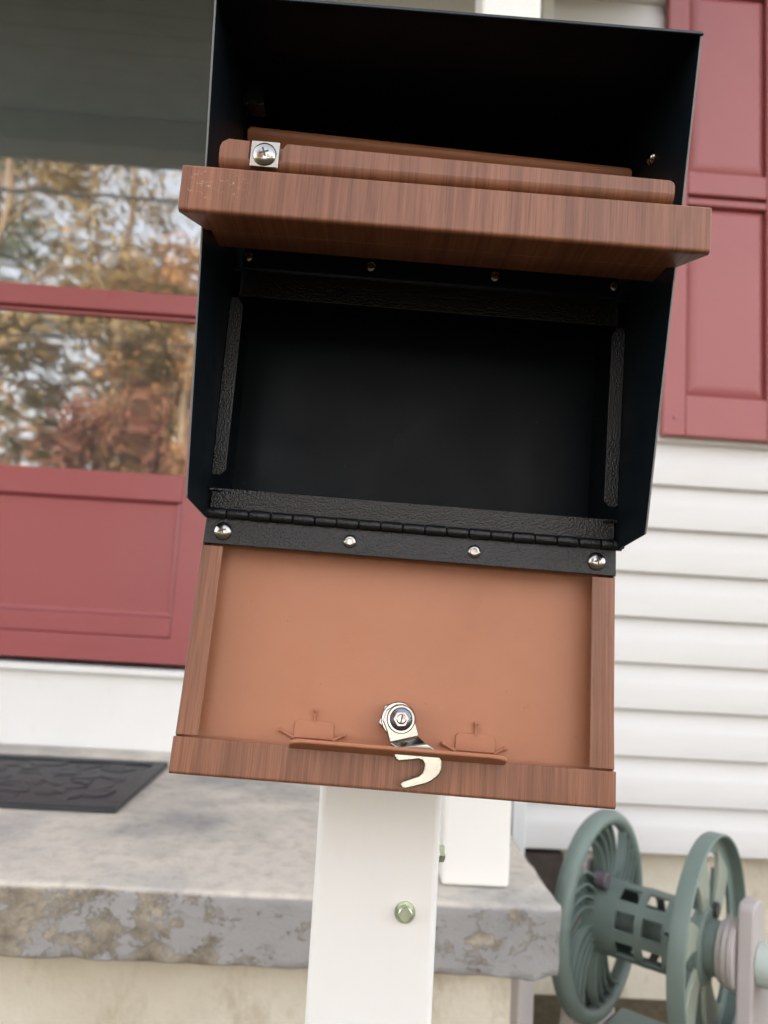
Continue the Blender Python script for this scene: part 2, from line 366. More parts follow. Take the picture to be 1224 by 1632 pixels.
# shutter
shut = boxo('shutter', .832, 1.192, -.0205, -.012, .515, 1.95, M['burg2'], house, .003, 3)
for x0, x1 in ((.832, .895), (1.129, 1.192)): boxo('stile', x0, x1, -.042, -.0207, .515, 1.95, M['burg2'], shut, .004, 3)
for z0, z1 in ((.515, .632), (1.198, 1.219), (1.231, 1.300), (1.875, 1.95)): boxo('rail', .8955, 1.1285, -.0412, -.0207, z0, z1, M['burg2'], shut, .004, 3)
def raised(x0, x1, z0, z1, parent, mat):
    bm = B(); i = .034
    a = [bm.verts.new(p) for p in ((x0, -.0208, z0), (x1, -.0208, z0), (x1, -.0208, z1), (x0, -.0208, z1))]
    b = [bm.verts.new(p) for p in ((x0 + .004, -.0235, z0 + .004), (x1 - .004, -.0235, z0 + .004), (x1 - .004, -.0235, z1 - .004), (x0 + .004, -.0235, z1 - .004))]
    c = [bm.verts.new(p) for p in ((x0 + i, -.0415, z0 + i), (x1 - i, -.0415, z0 + i), (x1 - i, -.0415, z1 - i), (x0 + i, -.0415, z1 - i))]
    bm.faces.new(c)
    for P, Q in ((a, b), (b, c)):
        for k in range(4): bm.faces.new((P[k], P[(k + 1) % 4], Q[(k + 1) % 4], Q[k]))
    obj('panel', bm, mat, parent, .0015)
raised(.8955, 1.1285, .632, 1.198, shut, M['burg2']); raised(.8955, 1.1285, 1.300, 1.875, shut, M['burg2'])
for z in (.565, 1.26, 1.91):
    bm = B(); lathe(bm, [(.0, .004), (.004, .0035), (.0065, .001), (.0065, 0)], 14, T(.866, -.042, z) @ TOFRONT); obj('screw_cap', bm, M['burg2'], shut, smooth=True)

# ================================================================== PORCH
porch = thing('porch', 'concrete porch slab with peeling grey edge, white column and low roof', 'porch', T(0, 0, CZ))
SZ = -.411
bm = B()
nx, nz = 150, 10
def slab_grid():
    # top + front + right skin of the slab as one worn mesh
    X = np.concatenate([np.linspace(-2.2, -.9, 20), np.linspace(-.88, .322, 110)])
    prof = []           # (y, z) from under the nose, up the front, over the edge, back to the wall
    prof += [(1.40, SZ - .098), (1.16, SZ - .098), (1.141, SZ - .0965)]
    prof += [(1.138, SZ - .094 + .086 * k / 9) for k in range(10)]
    prof += [(1.1395, SZ - .004), (1.1435, SZ - .0008), (1.150, SZ)]
    prof += [(1.150 + (2.075 - 1.150) * (k / 40) ** 1.3, SZ) for k in range(1, 41)]
    V = {}
    for i, x in enumerate(X):
        for j, (y, z) in enumerate(prof):
            p = Vector((x, y, z)); edge = math.exp(-((y - 1.138) ** 2 + min(abs(z - SZ), abs(z - SZ + .095)) ** 2) / .00012)
            w = .0015 + .0028 * edge; q = Vector((x, y, z))
            n1 = mnoise.noise(q * 22) + .6 * mnoise.noise(q * 55)
            if x > .24:  w *= 1 + 1.5 * (x - .24) / .08
            if y < 1.16: p.y += w * n1 * .9
            p.z += w * .55 * mnoise.noise(q * 30 + Vector((5, 3, 1))) * (1 if y < 1.2 else .5)
            if i == len(X) - 1: p.x += .004 * mnoise.noise(q * 25)
            V[i, j] = bm.verts.new(p)
    n = len(prof)
    for i in range(len(X) - 1):
        for j in range(n - 1): bm.faces.new((V[i, j], V[i + 1, j], V[i + 1, j + 1], V[i, j + 1]))
    i = len(X) - 1                              # right end
    base = [V[i, j] for j in range(n)]
    tail = bm.verts.new((X[-1], 2.075, SZ - .098)); bm.faces.new(base + [tail])
slab_grid()
obj('slab', bm, M['slab'], porch, smooth=True, angle=50)
bm = B(); box(bm, -2.15, .268, 1.190, 2.06, -1.05, SZ - .0985); bmesh.ops.subdivide_edges(bm, edges=bm.edges[:], cuts=12, use_grid_fill=True)
for v in bm.verts: v.co.y += .003 * mnoise.noise(v.co * 6)
obj('base_wall', bm, M['parge'], porch, smooth=True)
colm = boxo('column', .160, .262, 1.200, 1.302, SZ + .001, 1.73, M['column'], porch, .006, 3)
boxo('column', -2.05, -1.948, 1.200, 1.302, SZ + .001, 1.73, M['column'], porch, .006, 3)
boxo('beam', -2.3, .62, 1.185, 1.315, 1.732, 1.86, M['ceil'], porch, .003)
for k in range(11):          # tongue-and-groove ceiling boards
    y0 = 1.02 + k * .0945
    boxo('ceiling_board', -2.4, .70, y0, y0 + .0938, 1.862, 1.876, M['ceil'], porch, .002, 1)
bm = B(); prism(bm, [(.96, 1.876), (.96, 2.0), (2.09, 2.36), (2.09, 1.876)], 'x', -2.5, .78); obj('porch_roof', bm, M['roof'], porch)
boxo('fascia', -2.5, .78, .942, .958, 1.862, 2.01, M['white'], porch, .002)

# ================================================================== DOORMAT
mat_ = thing('doormat', 'black rubber doormat with raised leaf pattern on the porch by the door', 'doormat', T(0, 0, CZ + SZ + .002))
mx0, mx1, my0, my1 = -1.17, -.408, 1.492, 1.895
base = boxo('mat_base', mx0, mx1, my0, my1, 0, .0065, M['rubber'], mat_, .002)
bm = B()
for a in ((mx0, mx1, my0 + .001, my0 + .028), (mx0, mx1, my1 - .028, my1 - .001), (mx0 + .001, mx0 + .028, my0 + .0285, my1 - .0285), (mx1 - .028, mx1 - .001, my0 + .0285, my1 - .0285)):
    box(bm, a[0], a[1], a[2], a[3], .006, .0125)
obj('raised_border', bm, M['rubber'], mat_, .002)
for k in range(130):
    cx, cy = random.uniform(mx0 + .06, mx1 - .06), random.uniform(my0 + .05, my1 - .05)
    L, Wd, a = random.uniform(.04, .085), random.uniform(.010, .020), random.uniform(0, 6.28)
    bm = B(); n = 7; poly = []
    for s in (1, -1):
        for j in range(n):
            u = (j / n) if s == 1 else 1 - j / n
            x = (u - .5) * L; y = s * Wd * math.sin(math.pi * u) ** .8; b_ = .35 * L * (u - .5) ** 2 / .5
            poly.append((x, y + b_))
    m4 = T(cx, cy, 0) @ RZ(a); zt = .0078 + .0014 * random.random()
    prism(bm, poly, 'z', .006, zt, m4)
    o = obj('raised_leaf', bm, M['rubber'], mat_, .0012, 1)

# ================================================================== MAILBOX POST
post = thing('mailbox_post', 'white square metal post carrying the open mailbox', 'post', T(.0308, .6195, 0) @ RZ(math.radians(-1.0)))
boxo('post_tube', -.0445, .0445, -.0445, .0445, -.02, CZ + .30, M['post'], post, .005, 4)
def hexbolt(name, m4, mat, parent, r=.0061, h=.0050):
    bm = B()
    lathe(bm, [(.0, .0002), (r * 1.22, .0002), (r * 1.22, .0014), (r * .9, .0016)], 28, m4)
    poly = [(r * math.cos(math.pi / 3 * k + .52), r * math.sin(math.pi / 3 * k + .52)) for k in range(6)]
    prism(bm, poly, 'z', .0014, h, m4)
    lathe(bm, [(r * .84, h), (r * .72, h + .0007), (0, h + .0008)], 24, m4)
    return obj(name, bm, mat, parent, 0, smooth=True, angle=20)
hexbolt('hex_bolt', T(.0215, -.0445, CZ - .2151) @ TOFRONT, M['zincg'], post)
hexbolt('hex_bolt', T(.0445, -.025, CZ - .1800) @ RY(math.radians(90)), M['zincg'], post)

# ================================================================== MAILBOX
a = Vector((0.99922954, -0.0321302, -0.02253842)).normalized()
c = (Vector((0, 0, 1)) - a.z * a).normalized(); b = c.cross(a)
MB4 = Matrix((a, b, c)).transposed().to_4x4(); MB4.translation = Vector((.036, .4985, .051 + CZ))
mb = thing('mailbox', 'black metal mailbox with wood-grain flap and door hanging open on a white post', 'mailbox', MB4)
HW, t = .135, .0012
side = [(-.0555, .006), (-.0535, .002), (-.001, -.0040), (.074, -.0040), (.074, .3028), (-.107, .2775), (-.1108, .2765), (-.1118, .2740)]
for s in (-1, 1):
    bm = B(); prism(bm, side, 'x', s * HW, s * (HW - t)); o = obj('side_wall', bm, M['satin'], mb, .0003)
    o.data.materials.append(M['edge'])  # pale grey paints the highlight along the front cut edge
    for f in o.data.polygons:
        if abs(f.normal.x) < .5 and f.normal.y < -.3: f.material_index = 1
bm = B(); prism(bm, [(-.1118, .2732), (-.1100, .2755), (-.107, .2772), (.075, .3026), (.075, .3040), (-.1080, .2786), (-.1112, .2766), (-.1130, .2736)], 'x', -HW - .0004, HW + .0004); o = obj('roof_panel', bm, M['satin'], mb, .0004)
o.data.materials.append(M['edge'])  # same painted highlight on the roof's front edge
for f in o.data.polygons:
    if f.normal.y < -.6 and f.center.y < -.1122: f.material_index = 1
boxo('back_panel', -HW + t, HW - t, .0722, .0738, -.0035, .3030, M['satin'], mb)
boxo('floor_panel', -HW + t, HW - t, .001, .072, -.0035, -.0020, M['satin'], mb)
# turned-in frame round the lower opening
boxo('lower_flange', -HW + t + .0015, HW - t - .0015, -.0010, .0006, -.0018, .0162, M['black'], mb, .0005)
for s in (-1, 1):
    pl = [(s * (HW - t), .024), (s * .1275, .0245), (s * .1245, .028), (s * .1245, .141), (s * .128, .1465), (s * (HW - t), .1465)]
    bm = B(); prism(bm, pl, 'y', -.0012, .0004); obj('side_flange', bm, M['black'], mb, .0005)
boxo('upper_flange', -.1285, .1285, -.0010, .0006, .1475, .1660, M['black'], mb, .0005)
boxo('divider_shelf', -HW + t, HW - t, .0008, .072, .1655, .1670, M['satin'], mb, 0)
for s in (-1, 1):        # weld beads at the lower corners
    bm = B(); tube(bm, [(s * .1245, -.0018, .0150), (s * .1275, -.0024, .0146), (s * .1305, -.0022, .0150), (s * .1332, -.004, .0143)], [.0008, .0014, .0012, .0008], 7); obj('weld_bead', bm, M['black'], mb, smooth=True)

def pan_screw(name, m4, parent, r=.006, h=.0032, mat='zinc', cross=True):
    bm = B(); pr = [(r, 0), (r * .985, h * .22), (r * .86, h * .6), (r * .6, h * .88), (r * .28, h), (0, h)]
    lathe(bm, pr, 32, m4); o = obj(name, bm, M[mat], parent, smooth=True, angle=60)
    if cross:
        bm = B(); q = m4 @ RZ(.35); w = r * .075
        box(bm, -r * .40, r * .40, -w, w, h * .80, h * 1.02, q); box(bm, -w, w, -r * .40, r * .40, h * .80, h * 1.021, q)
        obj('cross_shade', bm, M['dark'], o)  # proud dark bars paint the shade of the screw's cross
    return o
# piano hinge along the lower edge
hinge = boxo('hinge', -.1334, .1334, -.0022, -.0008, -.0213, -.0040, M['black'], mb, .0004)
hinge.rotation_euler = (math.radians(-7), 0, 0)
NK = 19; kl = .2715 / NK
for k in range(NK):
    bm = B(); r = .0034 if k % 2 else .0036
    x0 = -.1345 + k * kl; m4 = T(x0 + .0003, -.0032, -.0012) @ RY(math.radians(90))
    L = kl - .0006
    lathe(bm, [(r * .80, 0), (r * .97, .0003), (r, .0009), (r, L - .0009), (r * .97, L - .0003), (r * .80, L)], 18, m4)
    obj('knuckle', bm, M['black'], hinge, smooth=True, angle=70)
bm = B(); tube(bm, [(-.1352, -.0032, -.0012), (.1380, -.0032, -.0012)], .0021, 12); obj('hinge_pin', bm, M['satin'], hinge, smooth=True)
for x in (-.1213, .1206): pan_screw('pan_screw', T(x, -.0022, -.0127) @ TOFRONT, hinge, .0060, .0034)
for x in (-.0392, .0414):
    bm = B(); m4 = T(x, -.0022, -.0127) @ TOFRONT
    lathe(bm, [(.0045, 0), (.0043, .0007), (.0036, .0016), (.0022, .0022), (.00175, .0021), (.0015, .0009), (0, .0009)], 26, m4); rv = obj('rivet', bm, M['zinc'], hinge, smooth=True, angle=50)
# upper hinge leaf with its row of screws
uh = boxo('flap_hinge', -.1275, .1275, -.0026, -.0012, .1675, .1840, M['satin'], mb, .0004)
for x in (-.1245, -.0412, .0433, .1245):
    pan_screw('pan_screw', T(x, -.0026, .1745) @ TOFRONT, uh, .0036, .0020, 'zinc', False)

# ------------------------------------------------ lower door, folded down
def flat(pts, y0, y1, bm): prism(bm, pts, 'y', y0, y1)
bm = B()          # outer skin and its turned sides
box(bm, -.1346, .1344, .0190, .0202, -.1612, -.0080)
door = obj('front_door', bm, M['wood'], mb, .0004); door.rotation_euler = (math.radians(-7), 0, 0)
door['label'] = 'lower door folded down, plain brown inside with wood-grain lips'
boxo('inner_panel', -.1330, .1330, .0170, .0186, -.1615, -.0085, M['brown'], door)
for s, wi, wt in ((-1, .1205, .1345), (1, .1185, .1338)):
    bm = B(); box(bm, s * wt, s * (wt - .0012), .0009, .0188, -.1614, -.0100); o = obj('side_return', bm, M['wood'], door, .0003)
    bm = B(); pts = [(s * wt, -.1402), (s * wi, -.1402), (s * wi, -.0222), (s * (wt - .0015), -.0222)]
    flat(pts, -.0004, .0008, bm); obj('side_lip', bm, M['wood'], door, .0004)
bm = B(); prism(bm, [(-.0006, -.1414), (.0006, -.1414), (.0006, -.1608), (.0016, -.1615), (.0200, -.1615), (.0200, -.1632), (.0012, -.1632), (-.0002, -.1624), (-.0006, -.1612)], 'x', -.1355, .1348)
obj('bottom_lip', bm, M['wood'], door, .0004)
# guard plate across the door with its stamped mounting tabs
bm = B(); x0, x1, y0, y1, r = -.0645, .0668, -.0185, .0168, .011
pl = [(x0, y1), (x1, y1)]
for k in range(7): an = math.pi / 2 * k / 6; pl.append((x1 - r + r * math.cos(an), y0 + r - r * math.sin(an)))
for k in range(7): an = math.pi / 2 * k / 6; pl.append((x0 + r - r * math.sin(an), y0 + r - r * math.cos(an)))
prism(bm, pl, 'z', -.1385, -.1361)
for v in bm.verts: v.co.z -= (v.co.y - y0) * .25
obj('guard_plate', bm, M['brown'], door, .0007)
for cx in (-.0518, .0504):
    bm = B(); w, h = .0127, .0135; r = .002
    pl = [(cx - w, -.1375), (cx + w, -.1375), (cx + w, -.1262 - r), (cx + w - r, -.1262), (cx - w + r, -.1262), (cx - w, -.1262 - r)]
    prism(bm, pl, 'y', .0155, .0169); tb = obj('mounting_tab', bm, M['brown'], door, .0006)
    for (dx, z, ex, ez) in ((0, -.1262, 0, .0062), (-.0140, -.1368, -.0066, .0032), (.0140, -.1368, .0050, .0030)):
        bm = B(); tube(bm, [(cx + dx - ex * .25, .0163, z - ez * .25), (cx + dx + ex * .45, .0158, z + ez * .45), (cx + dx + ex, .0150, z + ez)], [.0013, .0009, .0013], 8)
        bmesh.ops.create_icosphere(bm, subdivisions=2, radius=.0015, matrix=T(cx + dx + ex, .0149, z + ez)); obj('weld_nub', bm, M['brown'], tb, smooth=True)
# cam lock
bm = B(); m4 = T(0, 0, 0)
q = T(.0000, .0168, -.1215) @ TOFRONT; hr = .0118
prism(bm, [(hr * math.cos(math.pi / 3 * k + .25), hr * math.sin(math.pi / 3 * k + .25)) for k in range(6)], 'z', 0, .0115, q)
lock = obj('lock_nut', bm, M['zinc'], door, .0008, 2)
bm = B(); q2 = T(.0006, .0052, -.1212) @ TOFRONT
lathe(bm, [(0, 0), (.0105, 0), (.0108, .0006), (.0108, .0022), (.0102, .003), (0, .003)], 36, q2); obj('washer', bm, M['zinc'], lock, smooth=True, angle=40)
bm = B()
U = [(-.0062, -.1288), (-.0092, -.1225), (-.0075, -.1162), (-.0015, -.1121), (.0055, -.1132), (.0096, -.1169), (.0112, -.1234), (.0136, -.1301), (-.0039, -.1352)]
prism(bm, U, 'y', .0002, .0028)
# bent shank between ring and hook
Ld = [(-.0039, -.1352), (.0136, -.1301), (.0185, -.1365), (.0245, -.1425), (.0000, -.1440), (-.0010, -.1416)]
top = [(-.0039, -.0001, -.1352), (.0136, -.0001, -.1301)]; bot = [(.0010, -.0045, -.1375), (.0185, -.0045, -.1340)]
vs = [bm.verts.new(p) for p in (top[0], top[1], bot[1], bot[0])]; vb = [bm.verts.new((p.co.x, p.co.y + .0026, p.co.z - .0012)) for p in vs]
bm.faces.new(vs); bm.faces.new(vb[::-1])
for i in range(4): bm.faces.new((vs[i], vb[i], vb[(i + 1) % 4], vs[(i + 1) % 4]))
hook = [(.0010, -.1370), (.0185, -.1336), (.0228, -.1362), (.0262, -.1400), (.0277, -.1426), (.0281, -.1477), (.0270, -.1505), (.0252, -.1526), (.0222, -.1550), (.0188, -.1567), (.0130, -.1586), (.0075, -.1602), (.0055, -.1602), (.0043, -.1592), (.0040, -.1577), (.0050, -.1563), (.0100, -.1543), (.0146, -.1524), (.0166, -.1505), (.0176, -.1482), (.0174, -.1455), (.0162, -.1436), (.0139, -.1430), (.0080, -.1441), (.0020, -.1450), (.0002, -.1440), (-.0012, -.1416)]
prism(bm, hook, 'y', -.0075, -.0045)
obj('cam_hook', bm, M['zincy'], lock, .0007, 3)
bm = B(); q3 = T(.0020, -.0002, -.1207) @ TOFRONT
lathe(bm, [(.0086, 0), (.0088, .0006), (.0082, .0013), (.0070, .0013), (.0064, .0004)], 34, q3); obj('cup_washer', bm, M['zinc'], lock, smooth=True, angle=40)
bm = B(); lathe(bm, [(.0067, .0003), (.0060, .0005), (.0050, .0009), (0, .0009)], 34, q3); obj('washer_seat', bm, M['ring_refl'], lock, smooth=True)  # dark bluish ring paints the reflection inside the cup washer
bm = B(); prism(bm, [(.0050 * math.cos(math.pi / 3 * k + .1), .0050 * math.sin(math.pi / 3 * k + .1)) for k in range(6)], 'z', .0008, .0046, q3)
lathe(bm, [(.0031, .0046), (.0031, .0062), (.0027, .0067), (0, .0067)], 20, q3); lk = obj('lock_bolt', bm, M['zinc'], lock, .0004, 2)
bm = B(); box(bm, -.0026, .0026, -.0004, .0004, .0060, .0069, q3 @ RZ(1.4)); obj('slot_shade', bm, M['dark'], lock)  # dark bar paints the shade of the slot

# ------------------------------------------------ upper flap, tipped out
bm = B()          # the deep front rail of the flap
pr = [(-.1100, .1738), (-.1100, .1515), (-.1094, .1498), (-.1076, .1488), (-.0885, .1492), (-.0885, .1512), (-.1068, .1508), (-.1082, .1522), (-.1084, .1732), (-.1068, .1738), (-.1068, .1752), (-.1088, .1752), (-.1097, .1747)]
prism(bm, pr, 'x', -.1420, .1440)
for v in bm.verts:            # mitred rear corners of the underside
    if v.co.y > -.089 and v.co.z < .155: v.co.x *= .925
flap = obj('mail_flap', bm, M['wood'], mb, .0005)
flap['label'] = 'upper wood-grain flap tipped out towards the viewer'
bm = B(); prism(bm, [(-.0882, .1494), (-.0680, .1500), (-.0050, .1815), (-.0050, .1827), (-.0685, .1513), (-.0882, .1507)], 'x', -.1285, .1285); obj('flap_panel', bm, M['wood'], flap, .0003)
bm = B()          # inner lip with the notch for the clip
n0, n1, zt, zb = -.1085, -.0900, .1940, .1842
prism(bm, [(-.1245, zb), (n0, zb), (n0, zt + .0005), (-.1200, zt + .0010), (-.1234, zt - .0010), (-.1245, zt - .004)], 'y', -.1046, -.1034)
prism(bm, [(n1, zb), (.1255, zb), (.1255, .1885), (.1248, .1903), (.1230, .1915), (n1 + .0022, zt + .0005), (n1 + .0006, zt - .0012), (n1, zt - .0030)], 'y', -.1046, -.1034)
lip = obj('flap_lip', bm, M['wood'], flap)
bm = B(); prism(bm, [(-.1046, zb), (-.1041, .1820), (-.1026, .1800), (-.1000, .1783), (-.0960, .1775), (-.0960, .1787), (-.0995, .1795), (-.1018, .1809), (-.1031, .1826), (-.1034, zb)], 'x', -.1245, .1255); obj('lip_bend', bm, M['wood'], flap, 0, smooth=True)
bm = B(); prism(bm, [(n0 - .002, .180), (n1 + .002, .180), (n1 + .002, zt - .0012), (n0 - .002, zt - .0012)], 'y', -.1022, -.1010); obj('lip_backing', bm, M['wood'], flap)
for s in (-1, 1):
    bm = B(); prism(bm, [(-.104, .1755), (-.104, .1712), (-.0905, .1512), (-.012, .178), (-.012, .190), (-.080, .1905)], 'x', s * .1290, s * .1278); obj('flap_cheek', bm, M['brown'], flap, .0003)
clip = boxo('clip_plate', -.1072, -.0917, -.1060, -.1050, .1793, .1945, M['zincy'], flap, .0006)
pan_screw('pan_screw', T(-.0995, -.1060, .1866) @ TOFRONT, clip, .0066, .0028, 'zinc')
# brown baffle standing behind the flap
bm = B(); BP = [(.034, .205), (-.0105, .2535), (-.0120, .2570), (-.0110, .2595), (-.0080, .2615), (.002, .2635), (.002, .2623), (-.0076, .2604), (-.0099, .2588), (-.0108, .2568), (-.0095, .2535), (.035, .2055)]
prism(bm, BP, 'x', -.1320, .1300)
for v in bm.verts:
    v.co.z -= .030 * v.co.x
    if v.co.y < -.005 and v.co.z - .258 > -.030 * v.co.x: v.co.x *= .985
obj('mail_baffle', bm, M['brown'], flap, 0, smooth=True, angle=60)
# small fittings inside the hood
pan_screw('side_screw', T(HW - t, -.040, .2455) @ RY(math.radians(-90)), mb, .0046, .0030, 'zinc', False)
bm = B(); box(bm, -.1330, -.1190, -.030, -.0285, .2680, .2830); box(bm, -.1330, -.1190, -.030, -.0180, .2665, .2680); obj('hood_tab', bm, M['black'], mb, .0004)

# ================================================================== HOSE REEL
AL = math.radians(40.9); RL, RR = .1954, .1832
RC = Vector((.5013 + .5 * RL * math.cos(AL), 1.5 - .5 * RL * math.sin(AL), 0))
reel = thing('hose_reel', 'sage green plastic hose reel with taupe stand beside the porch, without hose', 'hose reel', T(RC.x, RC.y, 0) @ RZ(-AL))
ZC = CZ - .547
AX = T(0, 0, ZC) @ RY(math.radians(90))            # turned pieces: local Z -> reel axis (+X to the right)
hx = RL / 2
def spoke(bm, x0, x1, r0, r1, a0, w0, w1, twist, n=10):
    """curved flat spoke in the flange plane between x0..x1 along the axis"""
    A = []
    for i in range(n + 1):
        u = i / n; r = r0 + (r1 - r0) * u; an = a0 + twist * u * u; w = (w0 + (w1 - w0) * u) / 2
        tx, tz = -math.sin(an), math.cos(an); cxx, cz = r * math.cos(an), r * math.sin(an)
        row = []
        for sx in (x0, x1):
            for sw in (-1, 1): row.append(bm.verts.new((sx, cxx + sw * w * tx, ZC + cz + sw * w * tz)))
        A.append(row)
    for P, Q in zip(A[:-1], A[1:]):
        for i, j in ((0, 1), (1, 3), (3, 2), (2, 0)): bm.faces.new((P[i], P[j], Q[j], Q[i]))
    bm.faces.new(A[0]); bm.faces.new(A[-1][::-1])
def rim(name, x0, prof, parent): 
    bm = B(); lathe(bm, [(r, x0 + h) for r, h in prof], 72, AX); return obj(name, bm, M['green'], parent, smooth=True, angle=50)
# left flange: fat rounded rim, spokes of fine curved ribs
fl = rim('flange', -hx, [(RR - .024, -.006), (RR - .016, -.014), (RR - .006, -.016), (RR, -.008), (RR + .001, .004), (RR - .004, .014), (RR - .014, .0175), (RR - .023, .013), (RR - .027, .004), (RR - .024, -.006)], reel)
for k in range(6):
    a0 = k * math.pi / 3 + .20
    bm = B(); spoke(bm, -hx - .008, -hx - .0055, .05, RR - .020, a0 + .12, .058, .078, .42); obj('spoke_web', bm, M['green'], fl, smooth=True)
    for j in range(4):
        bm = B(); spoke(bm, -hx - .0052, -hx + .012, .052, RR - .022, a0 - .18 + j * .20, .004, .004, .42 - .02 * j); obj('rib', bm, M['green'], fl, .0008, 1)
# right flange: tall thin rim lip, recessed web with six openings
fr_ = rim('flange', hx, [(RR - .008, -.012), (RR - .001, -.013), (RR + .001, -.010), (RR + .001, .0145), (RR - .0015, .016), (RR - .004, .0145), (RR - .0045, -.004), (RR - .008, -.0055), (RR - .034, -.0055), (RR - .034, -.012), (RR - .008, -.012)], reel)
for k in range(6):
    bm = B(); spoke(bm, hx - .011, hx - .003, .050, RR - .030, k * math.pi / 3 + .62, .030, .078, .30); obj('spoke_web', bm, M['faded'], fr_, .0015, 2)
    bm = B(); spoke(bm, hx - .030, hx - .0112, .052, RR - .034, k * math.pi / 3 + .44, .004, .004, .26); obj('rib', bm, M['green'], fr_, smooth=True)
bm = B(); lathe(bm, [(.036, hx - .013), (.062, hx - .013), (.062, hx - .002), (.058, hx + .001), (.040, hx + .001), (.036, hx - .003), (.036, hx - .013)], 48, AX); hub = obj('hub_ring', bm, M['green'], fr_, smooth=True)
bm = B(); lathe(bm, [(.0, -hx - .009), (.066, -hx - .009), (.066, -hx + .002), (.056, -hx + .004)], 48, AX); obj('hub_plate', bm, M['green'], fl, smooth=True)
# drum with rectangular windows (real openings in a thick shell)
bm = B(); NA, RD, RI = 40, .0655, .0610
xs = [-hx + .002, -hx + .052, -hx + .086, -hx + .100, -hx + .134, -hx + .146, -hx + .178, hx - .010]
def hole(ia, ix): return ix in (1, 3, 5) and (ia % 5) in (1, 2, 3)
cache = {}
def dv(ia, ix, r):
    k = (ia % NA, ix, r)
    if k not in cache:
        an = 2 * math.pi * ia / NA + .10; cache[k] = bm.verts.new((xs[ix], r * math.cos(an), ZC + r * math.sin(an)))
    return cache[k]
for ia in range(NA):
    for ix in range(len(xs) - 1):
        if hole(ia, ix): continue
        for r in (RD, RI): bm.faces.new((dv(ia, ix, r), dv(ia + 1, ix, r), dv(ia + 1, ix + 1, r), dv(ia, ix + 1, r)))
        for da, e in ((-1, 0), (1, 1)):
            if hole((ia + da) % NA, ix): bm.faces.new((dv(ia + e, ix, RD), dv(ia + e, ix + 1, RD), dv(ia + e, ix + 1, RI), dv(ia + e, ix, RI)))
        for dx, e in ((-1, 0), (1, 1)):
            if 0 <= ix + dx < len(xs) - 1 and hole(ia, ix + dx): bm.faces.new((dv(ia, ix + e, RD), dv(ia + 1, ix + e, RD), dv(ia + 1, ix + e, RI), dv(ia, ix + e, RI)))
obj('drum', bm, M['green'], reel, smooth=True, angle=40)
bm = B(); lathe(bm, [(.030, -hx), (.030, hx - .012)], 24, AX); obj('inner_core', bm, M['green'], reel, smooth=True)
bm = B(); tube(bm, [(-hx + .006, -.040, ZC + .072), (-hx + .030, -.040, ZC + .072)], [.0145, .0145], 18); obj('crank_knob', bm, M['grey'], reel, .003, 2)
bm = B(); tube(bm, [(hx - .002, .03, ZC + .052), (hx + .006, .03, ZC + .052)], .013, 18); obj('hose_port', bm, M['dark'], reel)
# axle, bearing rings and stand
bm = B()
lathe(bm, [(.0, hx + .0005), (.044, hx + .0005), (.044, hx + .020), (.0, hx + .020)], 40, AX); obj('axle_socket', bm, M['green'], reel, smooth=True, angle=40)
for j, (x0, r) in enumerate(((.021, .050), (.031, .056), (.041, .058))):
    bm = B(); lathe(bm, [(.0, hx + x0), (r - .001, hx + x0), (r, hx + x0 + .001), (r, hx + x0 + .0085), (r - .001, hx + x0 + .0095), (0, hx + x0 + .0095)], 40, AX); obj('bearing_ring', bm, M['taupe'], reel, smooth=True, angle=40)
def aframe(x0, x1, name):
    bm = B(); zc = ZC
    out = [(-.030, zc + .078), (-.020, zc + .092), (.020, zc + .092), (.034, zc + .075), (.060, zc - .04), (.215, .03), (.215, 0), (.165, 0), (.06, .22), (.01, .265), (-.01, .22), (-.075, 0), (-.125, 0), (-.125, .03), (-.046, zc - .10)]
    prism(bm, out, 'x', x0, x1); return obj(name, bm, M['taupe'], reel, .004, 3)
aframe(hx + .052, hx + .078, 'stand_frame')
aframe(-hx - .046, -hx - .020, 'stand_frame')
boxo('stand_leg', -hx - .046, -hx - .021, -.268, -.216, 0, .44, M['taupe'], reel, .004, 3)
boxo('stand_foot', -hx - .0455, -hx - .0215, -.2155, -.126, .02, .07, M['taupe'], reel, .004, 3)
bm = B(); tube(bm, [(-hx - .03, -.185, .035), (hx + .065, -.105, .035)], .014, 14); obj('stand_bar', bm, M['taupe'], reel, smooth=True)
bm = B(); tube(bm, [(-hx - .03, .185, .035), (hx + .065, .185, .035)], .014, 14); obj('stand_bar', bm, M['taupe'], reel, smooth=True)
bm = B(); tube(bm, [(hx + .079, 0, ZC - .004), (hx + .105, 0, ZC - .004), (hx + .14, 0, ZC - .010), (hx + .20, 0, ZC - .03)], [.034, .033, .032, .030], 26); obj('inlet_pipe', bm, M['pipe'], reel, smooth=True, angle=60)
boxo('base_tray', -hx - .018, hx + .050, -.02, .16, ZC - .262, ZC - .225, M['green'], reel, .006, 3)
boxo('tray_well', -hx - .008, hx + .040, -.0215, -.0195, ZC - .258, ZC - .234, M['dark'], reel)

